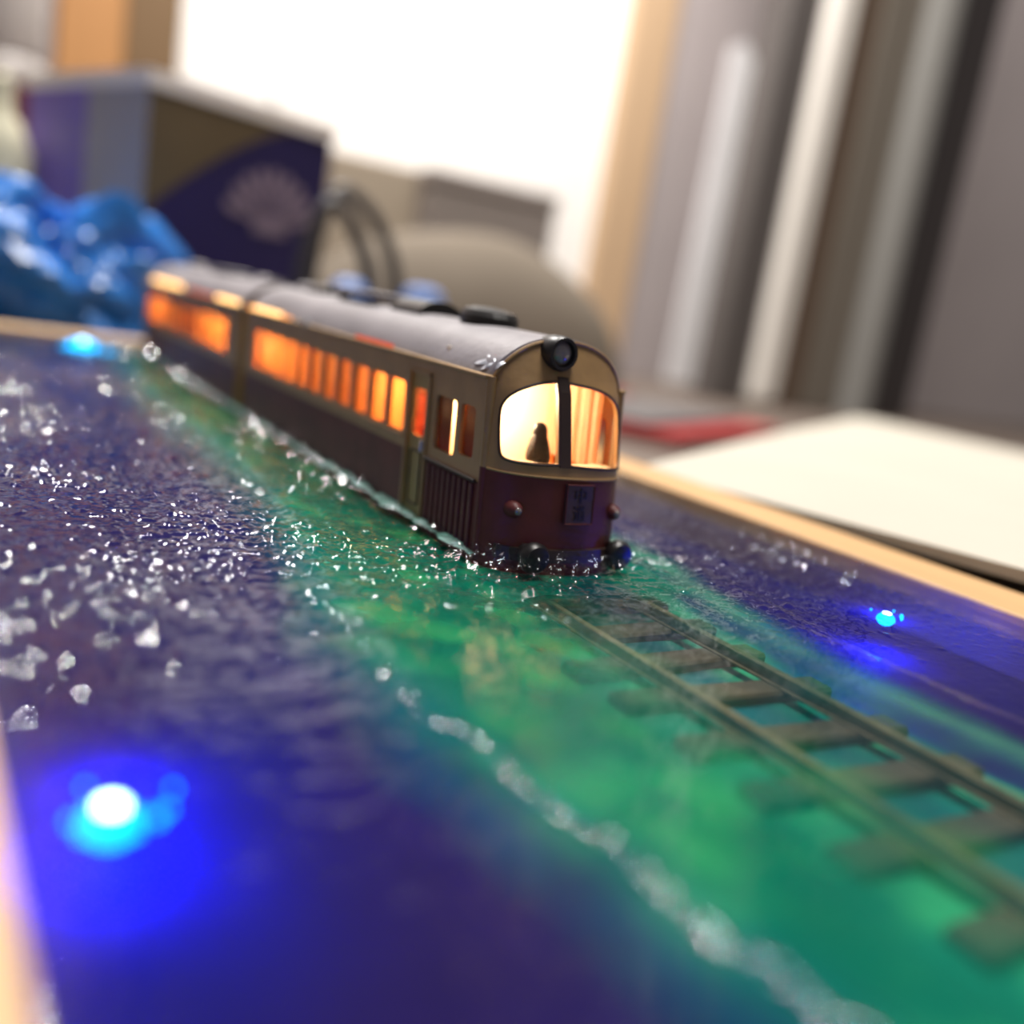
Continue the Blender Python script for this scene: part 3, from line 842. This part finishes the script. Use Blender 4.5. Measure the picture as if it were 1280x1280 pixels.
ventilator(car2, 20.9, .28, .4, .18, 'cowl', 'roof'); ventilator(car2, 24.0, .3, .7, .15, 'board', 'roof'); ventilator(car2, 27.4, .28, .4, .18, 'drum', 'roof')

# the small figure in the cab
fg = obj('cab_figure', lean(lathe([(.145, 0), (.15, .06), (.14, .14), (.115, .24), (.095, .29), (.09, .33), (.088, .38), (.07, .43), (.04, .455), (.01, .46)], (6.33, 9.33, 1.06), 'z', 20)), 'figure', None, True)
tag(fg, 'small charcoal bell-shaped figure silhouetted behind the lit windscreen', 'figure')

# ------------------------------------------------------------------ things on the table around the tray
# pad
def pad_vf():
    A, B, Cc, D = (12.95, 15.6), (45.5, 36.6), (40.5, 3.0), (13.0, 2.5)
    V, F = [], []
    nu, nv = 24, 24

    def pt(u, v):
        a = [A[i] + (B[i] - A[i]) * u for i in (0, 1)]; b = [D[i] + (Cc[i] - D[i]) * u for i in (0, 1)]
        return [a[i] + (b[i] - a[i]) * v for i in (0, 1)]
    for layer in (0, 1):
        for j in range(nv + 1):
            for i in range(nu + 1):
                u, v = i / nu, j / nv
                x, y = pt(u, v)
                edge = min(u, 1 - u, v, 1 - v)
                rnd = 0.22 * (1 - min(1, edge / .03)) ** 2
                zt = 0.16 + 0.62 * v * (1 - u) + 0.06 * math.sin(5 * u + 2 * v)
                V.append((x, y, zt - rnd if layer == 0 else zt - 0.62 + rnd))
    n = (nu + 1) * (nv + 1)
    for j in range(nv):
        for i in range(nu):
            a = j * (nu + 1) + i
            F.append((a, a + nu + 1, a + nu + 2, a + 1)); F.append((n + a, n + a + 1, n + a + nu + 2, n + a + nu + 1))
    rim = [i for i in range(nu + 1)] + [j * (nu + 1) + nu for j in range(1, nv + 1)] + [nv * (nu + 1) + i for i in range(nu - 1, -1, -1)] + [j * (nu + 1) for j in range(nv - 1, 0, -1)]
    for i in range(len(rim)):
        a, b = rim[i], rim[(i + 1) % len(rim)]
        F.append((a, b, b + n, a + n))
    return V, F


o = obj('paper_pad', pad_vf(), 'pad', None, True); tag(o, 'thick cream-white pad lying beside the wooden tray', 'pad')
o = obj('pad_stand', joinvf(box(20, 38, 8, 20, TABLE, -0.62, .1), ), 'slate'); tag(o, 'dark flat case under the cream-white pad', 'case')

# navy gift box with scallop emblem
BX, BY = 7.45, 42.0
gb = thing('gift_box', 'navy and gold card box with white lid and a scallop emblem', 'box', (10, 45, TABLE))
ang = math.radians(20)
ux, uy = math.cos(ang), math.sin(ang)            # front face runs right and slightly away
vx, vy = -math.sin(ang), math.cos(ang)           # depth runs away
BW, BD, BT = 9.2, 10.0, 9.05


def bp(a, d, z):
    return (BX + a * ux + d * vx, BY + a * uy + d * vy, z)


def bbox_(a0, a1, d0, d1, z0, z1):
    v = [bp(a, d, z) for z in (z0, z1) for a, d in ((a0, d0), (a1, d0), (a1, d1), (a0, d1))]
    return v, [(3, 2, 1, 0), (4, 5, 6, 7), (0, 1, 5, 4), (1, 2, 6, 5), (2, 3, 7, 6), (3, 0, 4, 7)]


obj('body', bbox_(0, BW, 0, BD, TABLE, BT), 'navy', gb)
obj('lid', bbox_(-.12, BW + .12, -.12, BD + .12, BT, BT + .6), 'lid', gb)
obj('grey_side', bbox_(-.06, .0, 0, 4.6, TABLE, BT), 'palegrey', gb)
obj('violet_side', bbox_(-.06, .0, 4.6, BD, TABLE, BT), 'violet', gb)
# gold field above a curved boundary on the front
gold = [(0, BT), (BW * .82, BT)] + [(BW * (.82 - .82 * i / 12), BT - 4.6 * (i / 12) ** 1.5 - .15 * i / 12) for i in range(0, 13)]
n = len(gold)
V = [bp(a, -.04, z) for a, z in gold] + [bp(a, .0, z) for a, z in gold]
obj('gold_field', (V, [tuple(range(n)), tuple(range(2 * n - 1, n - 1, -1))] + [(i, i + n, (i + 1) % n + n, (i + 1) % n) for i in range(n)]), 'gold', gb)
ea, ez = 6.2, 4.6
for i in range(9):
    a = math.radians(-72 + 18 * i); L = 2.55
    w = .27
    V = []
    prof = [(.2, .05), (.6, .6), (.82, 1.0), (.95, .8), (1.0, .3)]
    pts = [(t * L, w * k) for t, k in prof] + [(t * L, -w * k) for t, k in reversed(prof)]
    V = []
    for d in (-.05, 0):
        for t, k in pts:
            V.append(bp(ea + t * math.sin(a) + k * math.cos(a), d, ez + t * math.cos(a) - k * math.sin(a)))
    n = len(pts)
    obj('emblem_petal', (V, [tuple(range(n)), tuple(range(2 * n - 1, n - 1, -1))] + [(i2, i2 + n, (i2 + 1) % n + n, (i2 + 1) % n) for i2 in range(n)]), 'emblem', gb)
obj('emblem_foot', bbox_(ea - .9, ea + .9, -.05, 0, ez - .25, ez + .5), 'emblem', gb)

# crumpled blue film
def crumple(cx, cy, cz, rx, ry, rz, seed, mat):
    bm = bmesh.new(); bmesh.ops.create_icosphere(bm, subdivisions=5, radius=1)
    for q in bm.verts:
        p = q.co.copy()
        a = np.array(p.x * 1.1 + p.z * .5 + seed); b = np.array(p.y * .9 + p.z * 1.2)
        n = 1.3 * abs(float(perlin(a, b))) + .5 * abs(float(perlin(a * 2.1 + 4, b * 2.1))) + .1 * float(perlin(a * 5, b * 5 + 3))
        r = .78 + .62 * n
        q.co = (cx + p.x * rx * r, cy + p.y * ry * r, cz + p.z * rz * r)
        if q.co.z < TABLE: q.co.z = TABLE
    return bm_out(bm)


bm_parts = joinvf(crumple(1.7, 39.0, 0.9, 3.9, 3.4, 3.9, 2.0, 0), crumple(5.2, 37.2, .8, 3.1, 2.6, 3.3, 9.0, 0))
o = obj('plastic_bag', bm_parts, 'bluefilm', None, False); tag(o, 'crumpled glossy blue plastic bag in front of the navy box', 'bag')

# things at the far left edge
t = thing('spray_can', 'white-grey can behind the blue bag at the picture edge', 'can', (3.6, 60, TABLE))
obj('body', lathe([(2.2, 0), (2.35, .3), (2.35, 13.0), (2.0, 13.8), (1.2, 14.2)], (3.4, 60, TABLE), 'z', 28), 'whitegrey', t, True)
obj('cap', lathe([(1.9, 14.0), (1.95, 14.4), (1.95, 18.5), (1.7, 19.0), (.4, 19.1)], (3.4, 60, TABLE), 'z', 24), 'whitegrey', t, True)
obj('label_band', lathe([(2.37, 12.0), (2.39, 12.0), (2.39, 12.6), (2.37, 12.6)], (3.4, 60, TABLE), 'z', 28), 'shadow_and_band_grey', t, True)
o = obj('lacquer_tin', lathe([(1.1, 0), (1.15, .2), (1.15, 11.6), (1.0, 11.9), (.2, 12.0)], (4.65, 54, TABLE), 'z', 24), 'maroonbox', None, True); tag(o, 'maroon tin standing between the blue bag and the navy box', 'tin')
o = obj('glue_bottle', lathe([(1.2, 0), (1.3, .3), (1.3, 8.5), (.8, 9.8), (.45, 10.2), (.4, 11.6), (.1, 11.8)], (2.9, 50, TABLE), 'z', 24), 'ivory', None, True); tag(o, 'ivory bottle peeking over the blue bag', 'bottle')

# shadow blocks, felt dome, light-patch card, cables and red case behind the train
o = obj('beige_shadow_block', box(26.2, 47.0, 75, 82, TABLE, 12.6, .15), 'shadow_block'); tag(o, 'wide beige block standing for shade on the white wall', 'shadow_block')  # shade on the wall, given shape as a solid block
t = thing('grey_shadow_block', 'smaller grey block standing for a shadow in front of the beige block', 'shadow_block', (40.2, 74, TABLE))  # wall shadow built as a stepped grey block
obj('body', box(34.4, 46.3, 72.6, 74.9, TABLE, 11.7, .12), 'shadow_and_band_grey', t)
obj('lid', box(34.25, 46.45, 72.45, 75.0, 11.7, 12.75, .12), 'shadow_and_band_grey', t)  # upper ledge of the shadow block
bm = bmesh.new(); bmesh.ops.create_icosphere(bm, subdivisions=4, radius=1)
for q_ in bm.verts:
    p_ = q_.co
    q_.co = (34.5 + p_.x * 14.5, 64 + p_.y * 6, TABLE + max(0, p_.z) * 10.4 + .5 * float(perlin(np.array(p_.x * 2), np.array(p_.y * 2))) * max(0, p_.z))
o = obj('felt_cushion', bm_out(bm), 'dome', None, True); tag(o, 'grey dome-shaped felt cushion behind the train', 'cushion')
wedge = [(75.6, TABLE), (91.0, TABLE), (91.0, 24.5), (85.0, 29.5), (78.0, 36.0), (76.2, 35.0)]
o = obj('light_patch_card', prism_xz(wedge, 88.6, 89.0), 'card'); tag(o, 'patch of light on the grey wall built as a slant-topped white card', 'card')  # light falling on the wall, built as a thin white wedge
for pts, lb in (([(12.6, 38, TABLE), (12.9, 38, 3.2), (13.6, 38, 5.6), (14.5, 38, 5.4), (15.3, 38, 4.2), (15.8, 38, 2.9), (16.0, 38.1, 0), (16.1, 38.2, TABLE + .3)], 'dark cable looping up against the navy box'),
                ([(13.6, 39.4, TABLE), (13.8, 39.4, 4.0), (14.5, 39.5, 6.3), (15.6, 39.6, 6.2), (16.8, 39.7, 5.1), (17.7, 39.8, 3.3), (18.0, 39.9, .5), (18.2, 40.0, TABLE + .3)], 'dark cable arching outside the other cable behind the train')):
    P = [Vector(p) for p in pts]; path = []
    for i in range(len(P) - 1):
        p0, p1, p2, p3 = P[max(0, i - 1)], P[i], P[i + 1], P[min(len(P) - 1, i + 2)]
        for k_ in range(6):
            s_ = k_ / 6
            path.append(tuple(.5 * ((2 * p1) + (p2 - p0) * s_ + (2 * p0 - 5 * p1 + 4 * p2 - p3) * s_ ** 2 + (3 * p1 - p0 - 3 * p2 + p3) * s_ ** 3)))
    path.append(tuple(P[-1]))
    o = obj('cable', tube(path, .30, 10), 'cable', None, True); tag(o, lb, 'cable', 'cables behind the train')
for (cx, cy, hgt, r, lb) in ((14.0, 35.6, 2.95, .75, 'pale blue bottle cap showing above the middle of the roof'), (17.6, 36.6, 3.1, .95, 'pale blue bottle cap showing above the roof ventilators')):
    o = obj('bottle_cap', lathe([(r, 0), (r, hgt - TABLE - .7), (r * .85, hgt - TABLE - .2), (r * .5, hgt - TABLE), (.05, hgt - TABLE + .03)], (cx, cy, TABLE), 'z', 20), 'bluecap', None, True); tag(o, lb, 'cap', 'pale blue caps behind the roof')
t = thing('tool_case', 'flat red case with a grey rubber mat on top, beyond the train nose', 'case', (36, 46, TABLE))
rc = [rotz_about(v_, .5, 36, 44) for v_ in (box(27, 45, 38, 50, TABLE, TABLE + .7, .1), box(28, 44, 40.2, 47.6, TABLE + .7, TABLE + 1.0, .1), box(28, 44, 48.0, 49.8, TABLE + .7, TABLE + 1.15, .1))]
obj('base', rc[0], 'red', t); obj('rubber_mat', rc[1], 'slate', t); obj('hinge_bar', rc[2], 'red', t)
